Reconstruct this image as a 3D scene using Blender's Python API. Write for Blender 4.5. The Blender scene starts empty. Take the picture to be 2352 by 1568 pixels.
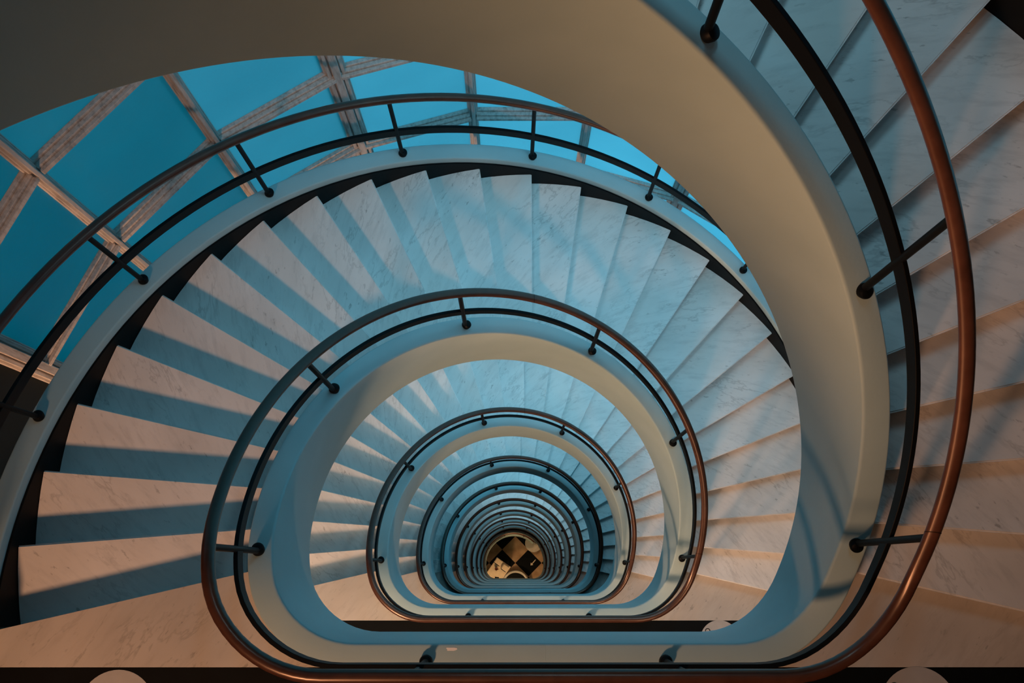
import bpy, bmesh, math, random
from mathutils import Vector, Matrix

random.seed(7)
scene = bpy.context.scene
COL = scene.collection
SIN, COS, PI = math.sin, math.cos, math.pi
RAD = math.radians

# ------------------------------------------------------------------ camera
F = Vector((0.000935, 0.233676, -0.972314)); R = Vector((1.0, -0.000029, 0.000955))
F.normalize(); R = (R - F * R.dot(F)).normalized(); U = R.cross(F).normalized()
cd = bpy.data.cameras.new('camera'); cam = bpy.data.objects.new('camera', cd); COL.objects.link(cam)
cd.sensor_width = 36.0; cd.lens = 2192.74 / 2352 * 36.0; cd.clip_start = 0.02; cd.clip_end = 200
cam.matrix_world = Matrix(((R.x, U.x, -F.x, -0.1437), (R.y, U.y, -F.y, -0.6513), (R.z, U.z, -F.z, 0.0), (0, 0, 0, 1)))
scene.camera = cam

# ------------------------------------------------------------------ world, sun, exposure
vs = scene.view_settings
scene.display_settings.display_device = 'sRGB'
vs.view_transform = 'Standard'; vs.look = 'None'; vs.gamma = 1.0; vs.use_curve_mapping = False
vs.exposure = 0.0
SKY = (0.0, 0.128, 0.195); SKY_S = 1.0
SUN_C = (0.11, 0.64, 1.0); SUN_S = 2.35; SUN_AZ = 36.0; SUN_EL = 20.0
LAMP_C = (1.0, 0.47, 0.235); LAMP_C2 = (1.0, 0.53, 0.30)
FILL_C = (0.38, 0.80, 1.0)  # cool tint of the added tread fills
w = bpy.data.worlds.new('sky'); scene.world = w; w.use_nodes = True
bg = w.node_tree.nodes['Background']; bg.inputs[0].default_value = (*SKY, 1); bg.inputs[1].default_value = SKY_S
sd = bpy.data.lights.new('sun', 'SUN'); so = bpy.data.objects.new('sun', sd); COL.objects.link(so)
sd.energy = SUN_S; sd.color = SUN_C; sd.angle = RAD(2)
a, e = RAD(SUN_AZ), RAD(SUN_EL)
so.rotation_euler = Vector((SIN(a) * COS(e), COS(a) * COS(e), SIN(e))).to_track_quat('Z', 'Y').to_euler()

# ------------------------------------------------------------------ dimensions (metres, eye of the camera at z = 0)
RISE = 0.16; NR = 25; H = NR * RISE
ZT = -0.325                      # floor of the uppermost landing
YC = -0.358                      # centre of the round part of the well
STEP = RAD(180 / 21)
RI, TH = 1.19, 0.11              # well face of the inner stringer, its thickness
RO = 2.415                       # outer ends of the treads
RF = 3.0                         # glazed facade
YF = -0.942                      # well face along the landings
PHT = RAD(105); RHO = 0.3725
NFL = 11                         # flights
NLAST = 19
ZFLOOR = ZT - H * (NFL - 1) - NLAST * RISE
XW, YB = 3.05, -4.6

ZTOP = 3.2
def phi(n): return (n - 13) * STEP
def zland(j): return ZT - H * (j + 1)    # landing at the foot of flight j

# landing lamps: (landing, x, y, height, watts)
LAMPS = [(1, -2.85, -4.3, 3.0, 680), (1, 1.6, -3.1, 2.5, 52),
         (2, -2.85, -4.3, 3.0, 400), (2, 1.5, -3.1, 2.5, 120)]
LAMPS += [(j, -1.5, -3.6, 2.8, 60) for j in (4, 5, 6, 7, 8, 9)]
for j, x, y, h_, wt in LAMPS:
    ld = bpy.data.lights.new('landing_lamp', 'POINT'); lo = bpy.data.objects.new('landing_lamp', ld); COL.objects.link(lo)
    ld.energy = wt; ld.color = LAMP_C if j == 0 else LAMP_C2; ld.shadow_soft_size = 0.25; lo.location = (x, y, zland(j) + h_)
# unseen square fills added at the left wall to warm the well faces
for j, wt in ((1, 130), (2, 95)):
    ld = bpy.data.lights.new('wall_fill', 'AREA'); lo = bpy.data.objects.new('wall_fill', ld); COL.objects.link(lo)
    ld.shape = 'SQUARE'; ld.size = 0.3; ld.energy = wt; ld.color = LAMP_C if j == 0 else LAMP_C2
    lo.location = (-XW + .06, -3.7, zland(j) + 2.7); lo.rotation_euler = (0, -PI / 2, 0)
# the top landing has a ceiling panel instead; added fill warms the well face
ld = bpy.data.lights.new('ceiling_panel', 'AREA'); lo = bpy.data.objects.new('ceiling_panel', ld); COL.objects.link(lo)
ld.shape = 'SQUARE'; ld.size = 0.55; ld.energy = 205; ld.color = LAMP_C; lo.location = (-2.1, -4.1, zland(0) + 3.6)
ld = bpy.data.lights.new('well_face_fill', 'AREA'); lo = bpy.data.objects.new('well_face_fill', ld); COL.objects.link(lo)
ld.shape = 'SQUARE'; ld.size = 0.25; ld.spread = RAD(46); ld.energy = 29; ld.color = LAMP_C; lo.location = (-2.95, -3.9, zland(0) + 2.6)
lo.rotation_euler = Vector((-SIN(RAD(49)), -COS(RAD(49)), -.02)).to_track_quat('Z', 'Y').to_euler()
# unseen cool fills added above the flights to brighten the treads: (flight lit, angle, watts)
FLIGHT_FILLS = [(0, 6, 6.2), (0, 30, 1.2)]
for k in range(1, 9):
    f_ = (0, 1.1, 1.27, 1.35, 1.3, 1.9, 1.7, 1.6, 1.0)[k]
    FLIGHT_FILLS += [(k, -12, 5.4 * f_), (k, 24, 6.6 * f_)] + ([(k, 52, 4 * f_)] if k != 3 else [])
for k, deg, wt in FLIGHT_FILLS:
    ld = bpy.data.lights.new('flight_fill', 'AREA'); lo = bpy.data.objects.new('flight_fill', ld); COL.objects.link(lo)
    ld.shape = 'RECTANGLE'; ld.size = 0.9; ld.size_y = 0.3; ld.energy = wt; ld.color = FILL_C if k < 5 else (0.45, 0.82, 1.0)
    n_ = 13 + RAD(deg) / STEP
    ld.spread = RAD(75 if k == 0 else 118)
    z_ = 1.0 if k == 0 else ZT - H * (k - 1) - RISE * (n_ - 1) - .75
    lo.location = (1.85 * SIN(RAD(deg)), YC + 1.85 * COS(RAD(deg)), z_); lo.rotation_euler = (0, 0, -RAD(deg) + PI / 2)
for x, y, wt in ((-0.6, -2.2, 130), (0.9, 1.6, 60)):
    ld = bpy.data.lights.new('lobby_lamp', 'POINT'); lo = bpy.data.objects.new('lobby_lamp', ld); COL.objects.link(lo)
    ld.energy = wt; ld.color = (1.0, 0.55, 0.25); ld.shadow_soft_size = 0.13; lo.location = (x, y, ZFLOOR + 2.3)

# ------------------------------------------------------------------ materials
def mat(name):
    m = bpy.data.materials.new(name); m.use_nodes = True
    nt = m.node_tree; return m, nt, nt.nodes['Principled BSDF']
def N(nt, t, **kw):
    n = nt.nodes.new(t)
    for k, v in kw.items():
        if k in n.inputs: n.inputs[k].default_value = v
        else: setattr(n, k, v)
    return n
def ramp(nt, stops, fac):
    r = nt.nodes.new('ShaderNodeValToRGB'); el = r.color_ramp.elements
    while len(el) < len(stops): el.new(0.5)
    for q, (p, c) in zip(el, stops): q.position = p; q.color = (*c, 1)
    nt.links.new(fac, r.inputs[0]); return r.outputs[0]
def mixc(nt, a, b, fac, mode='MIX'):
    n = nt.nodes.new('ShaderNodeMix'); n.data_type = 'RGBA'; n.blend_type = mode
    for s, v in ((0, fac), (6, a), (7, b)):
        if hasattr(v, 'is_output'): nt.links.new(v, n.inputs[s])
        elif s == 0: n.inputs[0].default_value = v
        else: n.inputs[s].default_value = (*v, 1)
    return n.outputs[2]
def bump(nt, b, h, strength, dist):
    n = N(nt, 'ShaderNodeBump', Strength=strength, Distance=dist); nt.links.new(h, n.inputs['Height']); nt.links.new(n.outputs[0], b.inputs['Normal'])
def obj_coords(nt, scale, rot=(0, 0, 0), randomise=True):
    tc = nt.nodes.new('ShaderNodeTexCoord'); mp = nt.nodes.new('ShaderNodeMapping')
    mp.inputs['Scale'].default_value = scale; mp.inputs['Rotation'].default_value = rot
    src = tc.outputs['Object']
    if randomise:
        oi = nt.nodes.new('ShaderNodeObjectInfo'); mu = nt.nodes.new('ShaderNodeVectorMath'); mu.operation = 'MULTIPLY_ADD'
        cb = nt.nodes.new('ShaderNodeCombineXYZ')
        for i in range(3): nt.links.new(oi.outputs['Random'], cb.inputs[i])
        nt.links.new(cb.outputs[0], mu.inputs[0]); mu.inputs[1].default_value = (37.0, 91.0, 13.0); nt.links.new(src, mu.inputs[2]); src = mu.outputs[0]
    nt.links.new(src, mp.inputs[0]); return mp.outputs[0]

def plaster_mat():
    m, nt, b = mat('white_plaster'); v = obj_coords(nt, (1, 1, 1), randomise=False)
    n1 = N(nt, 'ShaderNodeTexNoise', Scale=2.2, Detail=4.0); nt.links.new(v, n1.inputs[0])
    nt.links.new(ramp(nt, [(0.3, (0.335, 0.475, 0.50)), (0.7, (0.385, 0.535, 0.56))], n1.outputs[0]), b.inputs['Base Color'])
    n2 = N(nt, 'ShaderNodeTexNoise', Scale=60.0, Detail=3.0); nt.links.new(v, n2.inputs[0]); bump(nt, b, n2.outputs[0], 0.12, 0.004)
    b.inputs['Roughness'].default_value = 0.55; return m
def marble_mat(name, base, dark, warm, fleck=1.0):
    m, nt, b = mat(name)
    v = obj_coords(nt, (1.0, 1.0, 1.0), (0, 0, RAD(40)))
    def noise(scale3, detail, rough, dist=0.0):
        mp = nt.nodes.new('ShaderNodeMapping'); mp.inputs['Scale'].default_value = scale3; nt.links.new(v, mp.inputs[0])
        n = N(nt, 'ShaderNodeTexNoise', Scale=1.0, Detail=detail, Roughness=rough, Distortion=dist); nt.links.new(mp.outputs[0], n.inputs[0]); return n.outputs[0]
    k = lambda x: (x, x, x)
    # soft clouds, then fine diagonal streaks, hair veins and short dark flecks
    c = ramp(nt, [(0.34, tuple(0.86 * x for x in base)), (0.62, base)], noise((3.0, 1.6, 2.0), 4.0, 0.55))
    c = mixc(nt, c, dark, ramp(nt, [(0.50, k(0)), (0.74, k(0.55))], noise((26.0, 5.5, 9.0), 6.0, 0.62)))
    gate = ramp(nt, [(0.46, k(0)), (0.62, k(1))], noise((2.4, 1.7, 2.0), 2.0, 0.5))
    ab = N(nt, 'ShaderNodeMath', operation='SUBTRACT'); nt.links.new(noise((7.0, 2.0, 3.0), 5.0, 0.6, 0.3), ab.inputs[0]); ab.inputs[1].default_value = 0.5
    a2 = N(nt, 'ShaderNodeMath', operation='ABSOLUTE'); nt.links.new(ab.outputs[0], a2.inputs[0])
    vein = ramp(nt, [(0.0, k(0.34)), (0.02, k(0))], a2.outputs[0])
    c = mixc(nt, c, tuple(0.42 * x for x in dark), mixc(nt, k(0), vein, gate))
    fl = ramp(nt, [(0.64, k(0)), (0.71, k(0.42 * fleck))], noise((46.0, 17.0, 20.0), 3.0, 0.55))
    c = mixc(nt, c, (0.09, 0.10, 0.10), mixc(nt, k(0), fl, ramp(nt, [(0.42, k(0.15)), (0.62, k(1))], noise((4.0, 3.0, 3.0), 2.0, 0.5))))
    c = mixc(nt, c, warm, ramp(nt, [(0.5, k(0)), (0.8, k(0.5))], noise((1.4, 1.1, 1.0), 3.0, 0.5)))
    nt.links.new(c, b.inputs['Base Color']); b.inputs['Roughness'].default_value = 0.42
    b.inputs['Specular IOR Level'].default_value = 0.35
    return m
def simple(name, col, rough, metal=0.0, noise=0.0, scale=8.0):
    m, nt, b = mat(name); b.inputs['Base Color'].default_value = (*col, 1); b.inputs['Roughness'].default_value = rough; b.inputs['Metallic'].default_value = metal
    if max(col) < 0.03: b.inputs['Specular IOR Level'].default_value = 0.12
    if noise:
        v = obj_coords(nt, (1, 1, 1), randomise=False); n1 = N(nt, 'ShaderNodeTexNoise', Scale=scale, Detail=5.0); nt.links.new(v, n1.inputs[0])
        nt.links.new(ramp(nt, [(0.3, tuple(x * (1 - noise) for x in col)), (0.7, tuple(min(1, x * (1 + noise)) for x in col))], n1.outputs[0]), b.inputs['Base Color'])
    return m
def handrail_mat():
    m, nt, b = mat('handrail_wood'); v = obj_coords(nt, (1, 1, 1), randomise=False)
    n1 = N(nt, 'ShaderNodeTexNoise', Scale=9.0, Detail=6.0, Roughness=0.65); nt.links.new(v, n1.inputs[0])
    nt.links.new(ramp(nt, [(0.3, (0.044, 0.017, 0.011)), (0.7, (0.080, 0.033, 0.022))], n1.outputs[0]), b.inputs['Base Color'])
    b.inputs['Roughness'].default_value = 0.30; b.inputs['Specular IOR Level'].default_value = 0.75; b.inputs['Specular Tint'].default_value = (1.0, 0.82, 0.70, 1)
    return m
def frame_mat():
    m, nt, b = mat('weathered_frame_wood'); v = obj_coords(nt, (14, 14, 1.6), randomise=False)
    n1 = N(nt, 'ShaderNodeTexNoise', Scale=3.0, Detail=6.0, Roughness=0.7); nt.links.new(v, n1.inputs[0])
    nt.links.new(ramp(nt, [(0.25, (0.24, 0.205, 0.185)), (0.5, (0.54, 0.50, 0.47)), (0.75, (0.68, 0.64, 0.61))], n1.outputs[0]), b.inputs['Base Color'])
    b.inputs['Roughness'].default_value = 0.6; bump(nt, b, n1.outputs[0], 0.3, 0.004); return m
def glass_mat():
    m, nt, b = mat('frosted_glass'); nt.nodes.remove(b)
    out = nt.nodes['Material Output']; v = obj_coords(nt, (1, 1, 1), randomise=False)
    n1 = N(nt, 'ShaderNodeTexNoise', Scale=1.1, Detail=5.0); nt.links.new(v, n1.inputs[0])
    tr = nt.nodes.new('ShaderNodeBsdfTranslucent'); nt.links.new(ramp(nt, [(0.3, (0.80, 0.83, 0.84)), (0.7, (0.92, 0.92, 0.92))], n1.outputs[0]), tr.inputs[0])
    gl = N(nt, 'ShaderNodeBsdfGlossy', Roughness=0.3); gl.inputs[0].default_value = (0.9, 0.9, 0.9, 1)
    mx = nt.nodes.new('ShaderNodeMixShader'); mx.inputs[0].default_value = 0.015
    nt.links.new(tr.outputs[0], mx.inputs[1]); nt.links.new(gl.outputs[0], mx.inputs[2]); nt.links.new(mx.outputs[0], out.inputs[0]); return m
def lobby_mat():
    m, nt, b = mat('lobby_checker_stone'); tc = nt.nodes.new('ShaderNodeTexCoord'); mp = nt.nodes.new('ShaderNodeMapping')
    mp.inputs['Rotation'].default_value = (0, 0, RAD(45)); mp.inputs['Scale'].default_value = (1 / 0.82,) * 3
    q = Vector((0.045, 0.277)); c45 = math.sqrt(.5)
    rx, ry = (q.x - q.y) * c45 / 0.82, (q.x + q.y) * c45 / 0.82
    mp.inputs['Location'].default_value = (0.5 - rx, 0.5 - ry, 0.25)
    nt.links.new(tc.outputs['Object'], mp.inputs[0])
    ck = N(nt, 'ShaderNodeTexChecker', Scale=1.0); nt.links.new(mp.outputs[0], ck.inputs[0])
    n1 = N(nt, 'ShaderNodeTexNoise', Scale=3.0, Detail=5.0); nt.links.new(tc.outputs['Object'], n1.inputs[0])
    tan = ramp(nt, [(0.3, (0.30, 0.19, 0.12)), (0.7, (0.46, 0.33, 0.22))], n1.outputs[0])
    nt.links.new(tan, ck.inputs[1]); ck.inputs[2].default_value = (0.003, 0.004, 0.005, 1)
    nt.links.new(ck.outputs[0], b.inputs['Base Color']); b.inputs['Roughness'].default_value = 0.55; b.inputs['Specular IOR Level'].default_value = 0.08; return m

M_PL = plaster_mat()
M_MA = marble_mat('tread_marble', (0.80, 0.80, 0.79), (0.50, 0.51, 0.51), (0.74, 0.68, 0.62))
M_LM = marble_mat('landing_marble', (0.54, 0.52, 0.49), (0.39, 0.37, 0.34), (0.48, 0.42, 0.36))
M_DK = simple('black_stone', (0.0022, 0.0032, 0.004), 0.6, noise=0.3)
M_BK = simple('black_metal', (0.0025, 0.0035, 0.0045), 0.5, noise=0.2)
M_WD = handrail_mat(); M_JT = simple('joint_brass', (0.02, 0.012, 0.008), 0.5)
M_FR = frame_mat(); M_GL = glass_mat(); M_LB = lobby_mat()
M_ST = simple('sticker_vinyl', (0.40, 0.41, 0.42), 0.6, noise=0.06, scale=14)
M_INK = simple('sticker_ink', (0.012, 0.016, 0.018), 0.6)
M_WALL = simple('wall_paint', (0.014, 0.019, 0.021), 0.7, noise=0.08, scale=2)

# ------------------------------------------------------------------ helpers
def link(name, me, m, parent=None, loc=(0, 0, 0), rz=0.0):
    o = bpy.data.objects.new(name, me); COL.objects.link(o)
    if m is not None and not me.materials: me.materials.append(m)
    o.parent = parent; o.location = loc; o.rotation_euler = (0, 0, rz); return o
def finish(bm, name, angle=35):
    bmesh.ops.remove_doubles(bm, verts=bm.verts, dist=1e-6)
    bmesh.ops.recalc_face_normals(bm, faces=bm.faces)
    me = bpy.data.meshes.new(name); bm.to_mesh(me); bm.free()
    me.shade_smooth(); me.set_sharp_from_angle(angle=RAD(angle)); return me
def empty(name, loc, label=None, cat=None, group=None):
    o = bpy.data.objects.new(name, None); COL.objects.link(o); o.location = loc; o.empty_display_size = 0.1
    if label: tag(o, label, cat, group)
    return o
def tag(o, label, cat, group=None):
    o['label'] = label; o['category'] = cat
    if group: o['group'] = group
    return o
def struct(o, label=None):
    o['kind'] = 'structure'
    if label: o['label'] = label
    return o
def add_box(bm, lo, hi):
    r = bmesh.ops.create_cube(bm, size=1.0)
    for v in r['verts']:
        v.co = Vector([lo[i] + (v.co[i] + 0.5) * (hi[i] - lo[i]) for i in range(3)])
    return r['verts']
def sweep(bm, section, frames, cap=True):
    """section: [(across, up)], frames: [(origin, across-vector)]"""
    rings = [[bm.verts.new((o[0] + n[0] * d, o[1] + n[1] * d, o[2] + z)) for d, z in section] for o, n in frames]
    k = len(section)
    for A, B in zip(rings, rings[1:]):
        for i in range(k): bm.faces.new((A[i], A[(i + 1) % k], B[(i + 1) % k], B[i]))
    if cap: bm.faces.new(rings[0]); bm.faces.new(rings[-1][::-1])
def rounded(lo, hi, r4, seg=3):
    """rounded rectangle section; r4 = radii at (lo,lo),(hi,lo),(hi,hi),(lo,hi)"""
    pts = []
    for (cx, cy, a0), r in zip(((lo[0], lo[1], 180), (hi[0], lo[1], 270), (hi[0], hi[1], 0), (lo[0], hi[1], 90)), r4):
        sx = 1 if cx == lo[0] else -1; sy = 1 if cy == lo[1] else -1
        for i in range(seg + 1):
            t = RAD(a0 + 90 * i / seg); pts.append((cx + sx * r + r * COS(t), cy + sy * r + r * SIN(t)))
    return pts
def disc_section(d0, z0, r, k=14):
    return [(d0 + r * COS(2 * PI * i / k), z0 + r * SIN(2 * PI * i / k)) for i in range(k)]
def poly_prism(bm, pts, z0, z1):
    lo = [bm.verts.new((x, y, z0)) for x, y in pts]; hi = [bm.verts.new((x, y, z1)) for x, y in pts]
    bm.faces.new(hi); bm.faces.new(lo[::-1]); k = len(pts)
    for i in range(k): bm.faces.new((lo[i], lo[(i + 1) % k], hi[(i + 1) % k], hi[i]))
def lathe(bm, prof, k=20, c=(0, 0)):
    rings = [[bm.verts.new((c[0] + r * COS(2 * PI * i / k), c[1] + r * SIN(2 * PI * i / k), z)) for i in range(k)] for r, z in prof]
    for A, B in zip(rings, rings[1:]):
        for i in range(k): bm.faces.new((A[i], A[(i + 1) % k], B[(i + 1) % k], B[i]))
    bm.faces.new(rings[0][::-1]); bm.faces.new(rings[-1])

# ------------------------------------------------------------------ the path round the well (one turn = one storey)
def sp(x): return 0.0 if x < -1 else x if x > 1 else (x + 1) ** 2 / 4
def elev(n): return -RISE * (sp(n - 1) - sp(n - 26))        # relative to the landing above
LARC = RI * STEP
def turn_path(n_end=None, half=None):
    """[(origin on the well face, outward normal, n)] from mid landing, round the left, the far side and the right, to the next mid landing"""
    out = []; xf = (RI - RHO) * SIN(PHT); yf = YC + (RI - RHO) * COS(PHT)
    n0 = 13 - PHT / STEP; n1 = 13 + PHT / STEP; lf = RHO * (PI - PHT)
    for i in range(9):
        x = -xf * i / 9 - (.0002 if i == 0 else 0); out.append(((x, YF), (0, -1), n0 - (lf + xf + x) / LARC))
    for i in range(13):
        t = -PI + (PI - PHT) * i / 12; out.append(((-xf + RHO * SIN(t), yf + RHO * COS(t)), (SIN(t), COS(t)), n0 - RHO * (-PHT - t) / LARC))
    m = 108
    for i in range(1, m):
        t = -PHT + 2 * PHT * i / m; out.append(((RI * SIN(t), YC + RI * COS(t)), (SIN(t), COS(t)), 13 + t / STEP))
    for i in range(13):
        t = PHT + (PI - PHT) * i / 12; out.append(((xf + RHO * SIN(t), yf + RHO * COS(t)), (SIN(t), COS(t)), n1 + RHO * (t - PHT) / LARC))
    for i in range(1, 10):
        x = xf - xf * i / 9; out.append(((x, YF), (0, -1), n1 + (lf + xf - x) / LARC))
    if n_end: out = [q for q in out if q[2] <= n_end]
    return out
def frames(path, flat=None): return [((o[0], o[1], elev(n) if flat is None else flat), nn) for o, nn, n in path]
def arc_frames(rad, na, nb, dn=0.25, off=0.0):
    k = max(2, int(round((nb - na) / dn))); out = []
    for i in range(k + 1):
        n = na + (nb - na) * i / k; t = phi(n)
        out.append(((rad * SIN(t), YC + rad * COS(t), -RISE * (n - 1) + off), (SIN(t), COS(t))))
    return out
PATH = turn_path(); PATH_LAST = turn_path(NLAST - 0.9)
PATH_TOP = [q for q in PATH if q[2] > 24.9]

# ------------------------------------------------------------------ the setting
def wall_strip(pts, z0, z1, t=0.2, side=1):
    bm = bmesh.new(); k = len(pts); fr = []
    for i, p in enumerate(pts):
        a_ = pts[max(0, i - 1)]; b_ = pts[min(k - 1, i + 1)]; d = Vector((b_[0] - a_[0], b_[1] - a_[1])).normalized()
        fr.append(((p[0], p[1], 0), (d.y * side, -d.x * side)))
    sweep(bm, [(0, z0), (t, z0), (t, z1), (0, z1)], fr); return finish(bm, 'wall')
NB = 9; DPH = 16.3
CORN = [RAD(-73.35 + DPH * i) for i in range(NB + 1)]
def fac(i, r=RF): return (r * SIN(CORN[i]), YC + r * COS(CORN[i]))
def side_pts(s): return [(s * RF * SIN(t), YC + RF * COS(t)) for t in [RAD(73.9 + (100 - 73.9) * i / 6) for i in range(7)]] + [(s * XW, -1.2), (s * XW, YB)]
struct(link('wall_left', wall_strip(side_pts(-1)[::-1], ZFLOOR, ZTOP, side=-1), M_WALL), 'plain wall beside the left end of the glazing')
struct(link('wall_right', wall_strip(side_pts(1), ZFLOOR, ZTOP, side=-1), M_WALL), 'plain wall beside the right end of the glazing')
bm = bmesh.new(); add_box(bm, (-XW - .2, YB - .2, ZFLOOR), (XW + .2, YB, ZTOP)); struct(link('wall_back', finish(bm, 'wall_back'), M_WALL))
bm = bmesh.new(); add_box(bm, (-XW - .2, YB - .2, ZTOP), (XW + .2, 3.2, ZTOP + .2)); struct(link('ceiling', finish(bm, 'ceiling'), M_PL))
bm = bmesh.new(); add_box(bm, (-XW - .2, YB - .2, ZFLOOR - .2), (XW + .2, 3.2, ZFLOOR)); struct(link('floor', finish(bm, 'floor'), M_LB), 'lobby floor of tan and black diagonal squares at the foot of the well')

# glazed facade: nine flat bays between upright mullions, four panes to a storey
ZG = [-2.35 - 4.0 * i for i in range(5)]              # storey joints of the glazing
ZG0, ZG1 = ZG[0], ZG[-1]
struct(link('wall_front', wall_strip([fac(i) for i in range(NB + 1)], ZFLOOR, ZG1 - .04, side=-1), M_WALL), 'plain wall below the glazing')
struct(link('wall_parapet', wall_strip([fac(i) for i in range(NB + 1)], ZG0 + .04, ZTOP, side=-1), M_WALL), 'plain wall above the glazing')  # blank wall replaces unseen glazing to keep the top well face dark
def mullion_mesh(wd, z0, z1):
    bm = bmesh.new()
    for hw, y0, y1 in ((wd, -0.002, 0.035), (wd * .72, 0.035, 0.055), (wd * .34, 0.055, 0.085)):
        add_box(bm, (-hw, -y1, z0), (hw, -y0, z1))
    if wd > .06:
        for s in (-1, 1): add_box(bm, (s * wd * .62 - .012, -0.068, z0), (s * wd * .62 + .012, -0.05, z1))
    bmesh.ops.bevel(bm, geom=bm.edges[:], offset=0.004, segments=1, affect='EDGES')
    return finish(bm, 'mullion')
MU_N = mullion_mesh(0.037, ZG1, ZG0); MU_W = mullion_mesh(0.072, ZG1, ZG0)
for i in range(NB + 1):
    x, y = fac(i)
    struct(link('trim_%d' % (i + 1), MU_W if i in (0, 3, 6, 9) else MU_N, M_FR, None, (x, y, 0), -CORN[i]), 'upright weathered mullion of the glazed wall')
LB = 2 * RF * SIN(RAD(DPH / 2))
def window_meshes():
    hw = LB / 2 - 0.03; bm = bmesh.new()
    for i in range(4):
        z = 1.0 * i
        for h0, h1, y0, y1 in ((-.036, .036, -.002, .03), (-.03, .022, .03, .06), (-.022, .008, .06, .085)):
            add_box(bm, (-hw, -y1, z + h0), (hw, -y0, z + h1))
    bmesh.ops.bevel(bm, geom=bm.edges[:], offset=0.003, segments=1, affect='EDGES')
    fr = finish(bm, 'window_frame')
    bm = bmesh.new()
    for i in range(4): add_box(bm, (-hw, -.004, i + .036), (hw, .004, i + .964))
    return fr, finish(bm, 'pane')
WF, WP = window_meshes(); wn = 0
for s in range(len(ZG) - 1):
    for i in range(NB):
        t = (CORN[i] + CORN[i + 1]) / 2; rr = RF * COS(RAD(DPH / 2)); wn += 1
        o = struct(link('window_%d' % wn, WF, M_FR, None, (rr * SIN(t), YC + rr * COS(t), ZG[s + 1]), -t))
        link('pane', WP, M_GL, o)

# ------------------------------------------------------------------ landings
def landing_polys():
    d = TH + 0.002; left = []
    for o, nn, n in PATH:
        if n <= 1.0 and o[0] <= -(RI - RHO) * SIN(PHT) + 1e-6: left.append((o[0] + nn[0] * d, o[1] + nn[1] * d))
    t = phi(1)
    left.append(((RI + d) * SIN(t), YC + (RI + d) * COS(t)))
    left.append(((RO + .12) * SIN(t), YC + (RO + .12) * COS(t))); left.append((-2.93, left[-1][1])); left.append((-2.985, YF - d))
    return left, len(left) - 4
PL, i0 = landing_polys()
# at the foot of a flight the floor runs on under the last riser
t = phi(1) + .001; back = Vector((COS(t), -SIN(t))) * .034
PR = [(-x, y) for x, y in PL[:i0]] + [(-(x + back.x), y + back.y) for x, y in PL[i0:i0 + 2]] + [(-x, y) for x, y in PL[i0 + 2:]]
PR = PR[::-1]
# the slab below stops short of the riser under the landing edge
PLS = PL[:i0] + [(x - back.x * 1.1, y - back.y * 1.1) for x, y in PL[i0:i0 + 2]] + PL[i0 + 2:]; PRS = PR
PD = [(-XW + .01, YB + .005), (XW - .01, YB + .005), (XW - .01, -1.23), (2.985, YF - TH - .002), (-2.985, YF - TH - .002), (-XW + .01, -1.23)]
def pm(polys, z0, z1, name):
    bm = bmesh.new()
    for q in polys: poly_prism(bm, q, z0, z1)
    return finish(bm, name)
ML_L, ML_R = pm([PL], -.03, 0, 'marble_floor'), pm([PR], -.03, 0, 'marble_floor'); ML_D = pm([PD], -.03, 0, 'black_floor'); ML_S = pm([PLS, PRS, PD], -.36, -.0305, 'slab')
ORD = ['uppermost', 'second', 'third', 'fourth', 'fifth', 'sixth', 'seventh', 'eighth', 'ninth', 'tenth', 'eleventh', 'twelfth']
for j in range(-1, NFL - 1):
    z = zland(j); nm = 'flat landing at the camera' if j < 0 else '%s landing below the camera, pale marble ends around black stone' % (ORD[j] if j else 'first')
    g = empty('landing', (0, 0, z), nm, 'landing', 'landings on the straight side of the well')
    link('marble_floor', ML_L, M_LM, g); link('marble_floor', ML_R, M_LM, g); link('black_floor', ML_D, M_DK, g); link('slab', ML_S, M_PL, g)

# ------------------------------------------------------------------ flights
def sector(bm, r0, r1, t0, t1, z0, z1, seg=3):
    a_ = [(r0 * SIN(t0 + (t1 - t0) * i / seg), r0 * COS(t0 + (t1 - t0) * i / seg)) for i in range(seg + 1)]
    b_ = [(r1 * SIN(t0 + (t1 - t0) * i / seg), r1 * COS(t0 + (t1 - t0) * i / seg)) for i in range(seg + 1)]
    poly_prism(bm, a_ + b_[::-1], z0, z1)
RT0, RT1 = RI + TH + .014, RO - .002
def tread_mesh():
    bm = bmesh.new(); k = 3
    # nosing line radial at angle 0, the tread runs back uphill under the riser above
    sector(bm, RT0, RT1, -STEP - .012, 0.0, -.03, 0.0, 4)
    bmesh.ops.recalc_face_normals(bm, faces=bm.faces)
    ed = [e_ for e_ in bm.edges if all(abs(v.co.x) < 1e-6 and abs(v.co.z) < .001 for v in e_.verts) or all(abs(v.co.x) < 1e-6 and abs(v.co.z + .03) < .001 for v in e_.verts)]
    bmesh.ops.bevel(bm, geom=ed, offset=0.006, segments=3, affect='EDGES')
    return finish(bm, 'tread', 50)
def riser_mesh():
    bm = bmesh.new()
    poly_prism(bm, [(-.035, RT0), (-.015, RT0), (-.015, RT1), (-.035, RT1)], -RISE + .0005, -.0305); return finish(bm, 'riser')
TR, RS = tread_mesh(), riser_mesh()
def mk(section, fr, name, angle=35):
    bm = bmesh.new(); sweep(bm, section, fr); return finish(bm, name, angle)
SEC_IN = rounded((0, -.60), (TH, .178), (.010, .006, .008, .014), 4)
SEC_OUT = rounded((0, -.45), (TH, .13), (.01, .01, .010, .011), 4)
NA, NZ = 1.02, 24.98
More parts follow.
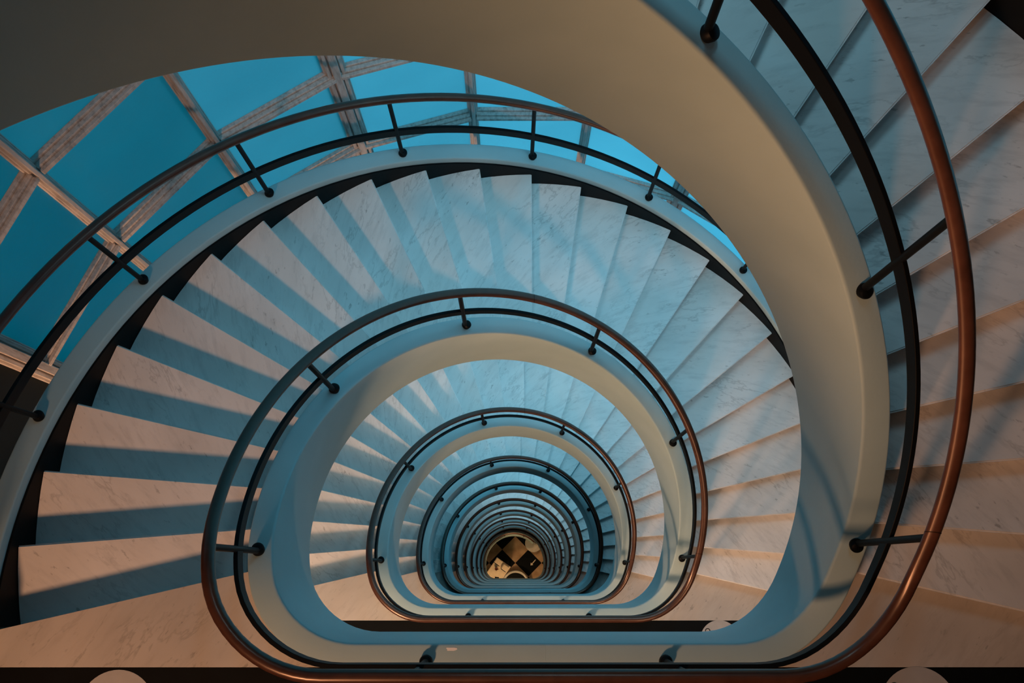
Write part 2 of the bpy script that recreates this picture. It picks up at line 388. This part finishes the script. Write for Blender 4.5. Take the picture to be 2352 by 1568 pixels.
def flight_meshes(nz, path):
    last = nz < 25
    zz = NZ if not last else nz - .2
    return dict(
        inner_stringer=mk(SEC_IN, frames(path), 'inner_stringer'),
        outer_stringer=mk(SEC_OUT, arc_frames(RO + .012, NA, zz - .12), 'outer_stringer'),
        outer_skirting=mk([(0, -.24), (.011, -.24), (.011, .07), (0, .07)], arc_frames(RO, 1.02, min(zz, 24.98) - .12), 'skirting'),
        inner_skirting=mk([(0, -.24), (.011, -.24), (.011, .07), (0, .07)], arc_frames(RI + TH + .001, 1.02, min(zz, 24.98) - .2), 'skirting'),
        soffit=mk([(0, -.56), (RT1 - RT0, -.56), (RT1 - RT0, -.34), (0, -.34)], arc_frames(RT0, 1.06, 23.6 if not last else nz - 2.0), 'soffit'))
FM = flight_meshes(25, PATH); FML = flight_meshes(NLAST, PATH_LAST)
for k in range(NFL):
    last = k == NFL - 1; fm = FML if last else FM; nz = NLAST if last else 25
    lab = 'white marble staircase flight, %s from the top%s' % ('first and nearest' if k == 0 else ORD[k], ', ending on the lobby floor' if last else '')
    if k == 1: lab = 'white marble staircase flight fully in view, second from the top, curving before the glazing'
    g = empty('stair_flight', (0, 0, ZT - H * k), lab, 'staircase', 'stair flights winding round the well')
    if k == 0: FLIGHT0 = g
    for nm in ('inner_stringer', 'outer_stringer', 'soffit'): link(nm, fm[nm], M_PL, g)
    link('skirting', fm['outer_skirting'], M_DK, g); link('skirting', fm['inner_skirting'], M_DK, g)
    for n in range(1, nz + 1):
        if n > 1: link('tread', TR, M_MA, g, (0, YC, -RISE * (n - 1)), -phi(n))
        link('riser', RS, M_MA, g, (0, YC, -RISE * (n - 1)), -phi(n))
    if last:
        t = phi(18.1); bm = bmesh.new(); lathe(bm, [(.37, -RISE), (.37, -.03), (.385, -.024), (.388, -.012), (.383, 0)], 40, (1.25 * SIN(t), YC + 1.25 * COS(t)))
        link('rounded_step', finish(bm, 'rounded_step'), M_LM, g, (0, 0, ZFLOOR + RISE - (ZT - H * k)))
# two flecks of chipped white paint on the curb of the first landing
M_CHIP = simple('bare_plaster', (0.85, 0.84, 0.82), 0.7)
for cx, cy, sx, sy in ((-.392, -.966, .022, .009), (-.386, -1.030, .008, .006)):
    bm = bmesh.new(); poly_prism(bm, [(sx * COS(t) * (1 + .25 * SIN(3 * t + 1)), sy * SIN(t) * (1 + .3 * COS(2 * t))) for t in [2 * PI * i / 14 for i in range(14)]], 0, .0008)
    link('paint_chip', finish(bm, 'paint_chip'), M_CHIP, FLIGHT0, (cx, cy, -H + .1785))
bm = bmesh.new(); sweep(bm, SEC_IN, frames(PATH_TOP, 0.0))
# the curb of the landing at the camera
tag(link('landing_curb', finish(bm, 'landing_curb'), M_PL, None, (0, 0, ZT)), 'white curb along the edge of the landing at the camera', 'curb')

# ------------------------------------------------------------------ railings
def baluster_meshes(h):
    bm = bmesh.new(); lathe(bm, [(.0135, .022), (.0135, h)], 14); post = finish(bm, 'baluster')
    bm = bmesh.new(); lathe(bm, [(.0265, .0), (.0275, .003), (.0275, .020), (.024, .029), (.015, .034)], 20); return post, finish(bm, 'base_flange')
def lean(o, t, slope):
    tang = Vector((COS(t), -SIN(t), slope)).normalized(); rad = Vector((SIN(t), COS(t), 0)); nrm = rad.cross(tang)
    if nrm.z < 0: nrm = -nrm
    o.rotation_euler = nrm.to_track_quat('Z', 'Y').to_euler()
BI, BF = baluster_meshes(.69); BO, _ = baluster_meshes(.72)
DR = 0.06
def joint_ring(fr):
    (o, n), (o2, _) = fr; return mk(disc_section(DR, .885, .0262), [(o, n), (o2, n)], 'joint')
def rail_meshes(path):
    return (mk(disc_section(DR, .885, .0255), frames(path), 'handrail', 60), mk(rounded((DR - .009, .462), (DR + .009, .538), (.002,) * 4, 1), frames(path), 'mid_rail'))
RMS, RML = rail_meshes(PATH), rail_meshes(PATH_LAST)
INN = [1.38, 6.05, 10.68, 15.22, 19.85, 24.5]
for k in range(NFL):
    last = k == NFL - 1; hm, mm = RML if last else RMS
    lab = 'brown handrail with black bars round the well, %s turn from the top' % ('first and nearest' if k == 0 else ORD[k])
    g = empty('well_railing', (0, 0, ZT - H * k), lab, 'railing', 'railings round the stairwell eye')
    hr = link('handrail', hm, M_WD, g); link('mid_rail', mm, M_BK, g)
    for nj in (12.95, 24.42):
        if last and nj > 17: continue
        t = phi(nj); dt = .0012; f2 = [((RI * SIN(q), YC + RI * COS(q), elev(13 + q / STEP)), (SIN(q), COS(q))) for q in (t - dt, t + dt)]
        link('joint', joint_ring(f2), M_JT, hr)
    spots = [(-.494, YF - DR - .012, 0.0)] + [((RI + DR) * SIN(phi(n)), YC + (RI + DR) * COS(phi(n)), n) for n in INN] + [(.494, YF - DR - .012, 99.0)]
    for i, (x, y, n) in enumerate(spots):
        if last and n > NLAST - 1.5: continue
        z = 0.0 if n == 0.0 else (-H if n == 99.0 else elev(n))
        b = link('baluster', BI, M_BK, g, (x, y, z + .182)); fl = link('base_flange', BF, M_BK, b)
        if 0 < n < 99: lean(fl, phi(n), (elev(n + .2) - elev(n - .2)) / (.4 * STEP * (RI + DR)))
OUTN = [13 + 2.33 * i for i in range(-5, 6)]
fo = arc_frames(RO + .012, 1.0, 25.0); OH = mk(disc_section(DR, .865, .0255), fo, 'handrail', 60); OM = mk(rounded((DR - .009, .407), (DR + .009, .483), (.002,) * 4, 1), fo, 'mid_rail')
for k in (0, 1):
    lab = 'outer handrail with black bars between second flight and glazing' if k else 'outer handrail of the first and nearest flight'
    g = empty('outer_railing', (0, 0, ZT - H * k), lab, 'railing', 'outer railings beside the glazing')
    link('handrail', OH, M_WD, g); link('mid_rail', OM, M_BK, g)
    for n in OUTN:
        t = phi(n); rr = RO + .012 + DR
        b = link('baluster', BO, M_BK, g, (rr * SIN(t), YC + rr * COS(t), -RISE * (n - 1) + .133)); fl = link('base_flange', BF, M_BK, b); lean(fl, t, -RISE / (STEP * rr))
g = empty('landing_railing', (0, 0, ZT), 'handrail and black bars of the landing at the camera', 'railing')
link('handrail', mk(disc_section(DR, .885, .0255), frames(PATH_TOP, 0.0), 'handrail', 60), M_WD, g)
link('mid_rail', mk(rounded((DR - .009, .462), (DR + .009, .538), (.002,) * 4, 1), frames(PATH_TOP, 0.0), 'mid_rail'), M_BK, g)

# ------------------------------------------------------------------ round floor stickers on the black landings
bm = bmesh.new(); lathe(bm, [(.165, 0), (.165, .0012)], 48); STK = finish(bm, 'floor_sticker')
bm = bmesh.new(); sweep(bm, [(.0155, 0), (.0225, 0), (.0225, .001), (.0155, .001)], [((0, 0, 0), (COS(2 * PI * i / 24), SIN(2 * PI * i / 24))) for i in range(25)], cap=False); RNG = finish(bm, 'printed_ring')
for j, x, lab in ((0, -1.83, 'round white floor sticker at the bottom left on black stone'), (0, 1.60, 'round white floor sticker at the bottom right on black stone'),
                  (1, 1.60, 'round white floor sticker one storey down, half behind the blue curb')):
    y = -1.229 if x < 0 else -1.216
    s = tag(link('floor_sticker', STK, M_ST, None, (x, y, zland(j))), lab, 'sticker', 'round stickers on the landings')
    if x > 0: link('printed_ring', RNG, M_INK, s, (-.10, .078, .0012))

# ------------------------------------------------------------------ lobby at the foot of the well
def at(x, y, z): s = z / -40.0; return (-.1437 + (x + .1437) * s, -.6513 + (y + .6513) * s, z)   # plan point noted at depth 40 m
M_PALE = simple('pale_desk', (0.62, 0.50, 0.36), 0.5, noise=0.08)
M_WHITE = simple('white_plastic', (0.62, 0.55, 0.46), 0.45)
M_RED = simple('dark_red_leaf', (0.09, 0.02, 0.012), 0.6)
zt = ZFLOOR + .74
c = at(-.66, -.62, zt); ang = math.atan2(.82, .57)
g = empty('reception_desk', (c[0], c[1], ZFLOOR), 'pale desk standing on the lobby floor at the foot of the well', 'desk'); g.rotation_euler = (0, 0, ang)
bm = bmesh.new(); add_box(bm, (-.75, -.36, .71), (.42, .36, .74)); bmesh.ops.bevel(bm, geom=bm.edges[:], offset=.006, segments=2, affect='EDGES'); link('desk_top', finish(bm, 'desk_top'), M_PALE, g)
for sx, sy in ((-.70, -.31), (-.70, .31), (.37, -.31), (.37, .31)):
    bm = bmesh.new(); add_box(bm, (-.025, -.025, 0), (.025, .025, .71)); link('leg', finish(bm, 'leg'), M_PALE, g, (sx, sy, 0))
def cased_box(name, lx, ly, sx, sy, h, label):
    q = Matrix.Rotation(ang, 2) @ Vector((lx, ly)); o = empty(name, (c[0] + q.x, c[1] + q.y, zt), label, 'box', 'white boxes on the lobby desk'); o.rotation_euler = (0, 0, ang)
    bm = bmesh.new(); add_box(bm, (-sx, -sy, 0), (sx, sy, h)); bmesh.ops.bevel(bm, geom=bm.edges[:], offset=.015, segments=2, affect='EDGES'); link('case', finish(bm, name), M_WHITE, o)
    bm = bmesh.new(); add_box(bm, (-sx * .8, -sy * .8, h), (sx * .8, sy * .8, h + .02)); link('lid', finish(bm, 'lid'), M_PALE, o)
    bm = bmesh.new(); add_box(bm, (-sx - .03, -sy * .9, .0), (-sx - .002, sy * .9, h * .8)); link('dark_screen', finish(bm, 'screen'), M_BK, o)
cased_box('white_box', .30, .20, .12, .16, .22, 'white box farther along the lobby desk, nearer the tan tile')
cased_box('white_box', .25, -.18, .12, .14, .22, 'white box at the lobby desk corner beside the black tile')
q = Matrix.Rotation(ang, 2) @ Vector((.0, .10)); g = empty('potted_plant', (c[0] + q.x, c[1] + q.y, zt), 'small dark red plant on the lobby desk', 'plant')
bm = bmesh.new(); lathe(bm, [(.035, 0), (.05, .09), (.045, .09)], 16); link('pot', finish(bm, 'pot'), M_RED, g)
bm = bmesh.new()
for i in range(14):
    t = i * 2.4; l = .07 + .05 * random.random(); d = Vector((COS(t), SIN(t), 0)); s = Vector((-SIN(t), COS(t), 0)) * .018
    p0 = Vector((0, 0, .09)); p1 = p0 + d * l * .5 + Vector((0, 0, .08)); p2 = p0 + d * l + Vector((0, 0, .05))
    v = [bm.verts.new(x) for x in (p0 - s * .3, p1 - s, p2, p1 + s, p0 + s * .3)]; bm.faces.new(v)
bmesh.ops.solidify(bm, geom=bm.faces[:], thickness=.003); link('foliage', finish(bm, 'foliage'), M_RED, g)
q = Matrix.Rotation(ang, 2) @ Vector((-.32, -.14)); bm = bmesh.new(); add_box(bm, (-.06, -.09, 0), (.06, .09, .012))
o = tag(link('notebook', finish(bm, 'notebook'), M_BK, None, (c[0] + q.x, c[1] + q.y, zt), ang + .5), 'small dark notebook lying on the pale lobby desk', 'notebook')
# white arrow on the black tile
a0, a1 = Vector(at(.86, -.20, ZFLOOR)), Vector(at(.65, -.43, ZFLOOR)); d = (a1 - a0); L_ = d.length
bm = bmesh.new(); poly_prism(bm, [(0, -.018), (L_ - .10, -.018), (L_ - .10, -.075), (L_, 0), (L_ - .10, .075), (L_ - .10, .018), (0, .018)], 0, .0015)
tag(link('floor_arrow', finish(bm, 'floor_arrow'), M_WHITE, None, a0, math.atan2(d.y, d.x)), 'white arrow stuck on the black lobby tile', 'arrow')
# round stone rim with black inside at the near side of the lobby
rc = at(.04, -1.18, ZFLOOR)
g = empty('round_basin', (rc[0], rc[1], ZFLOOR), 'round stone rim with black inside at the near side of the lobby floor', 'basin')
bm = bmesh.new(); sweep(bm, rounded((.50, 0), (.60, .30), (.005, .005, .03, .03), 3), [((0, 0, 0), (COS(2 * PI * i / 64), SIN(2 * PI * i / 64))) for i in range(65)], cap=False); link('rim', finish(bm, 'rim'), M_LM, g)
bm = bmesh.new(); lathe(bm, [(.498, .0), (.498, .2)], 64); link('dark_infill', finish(bm, 'infill'), M_DK, g)
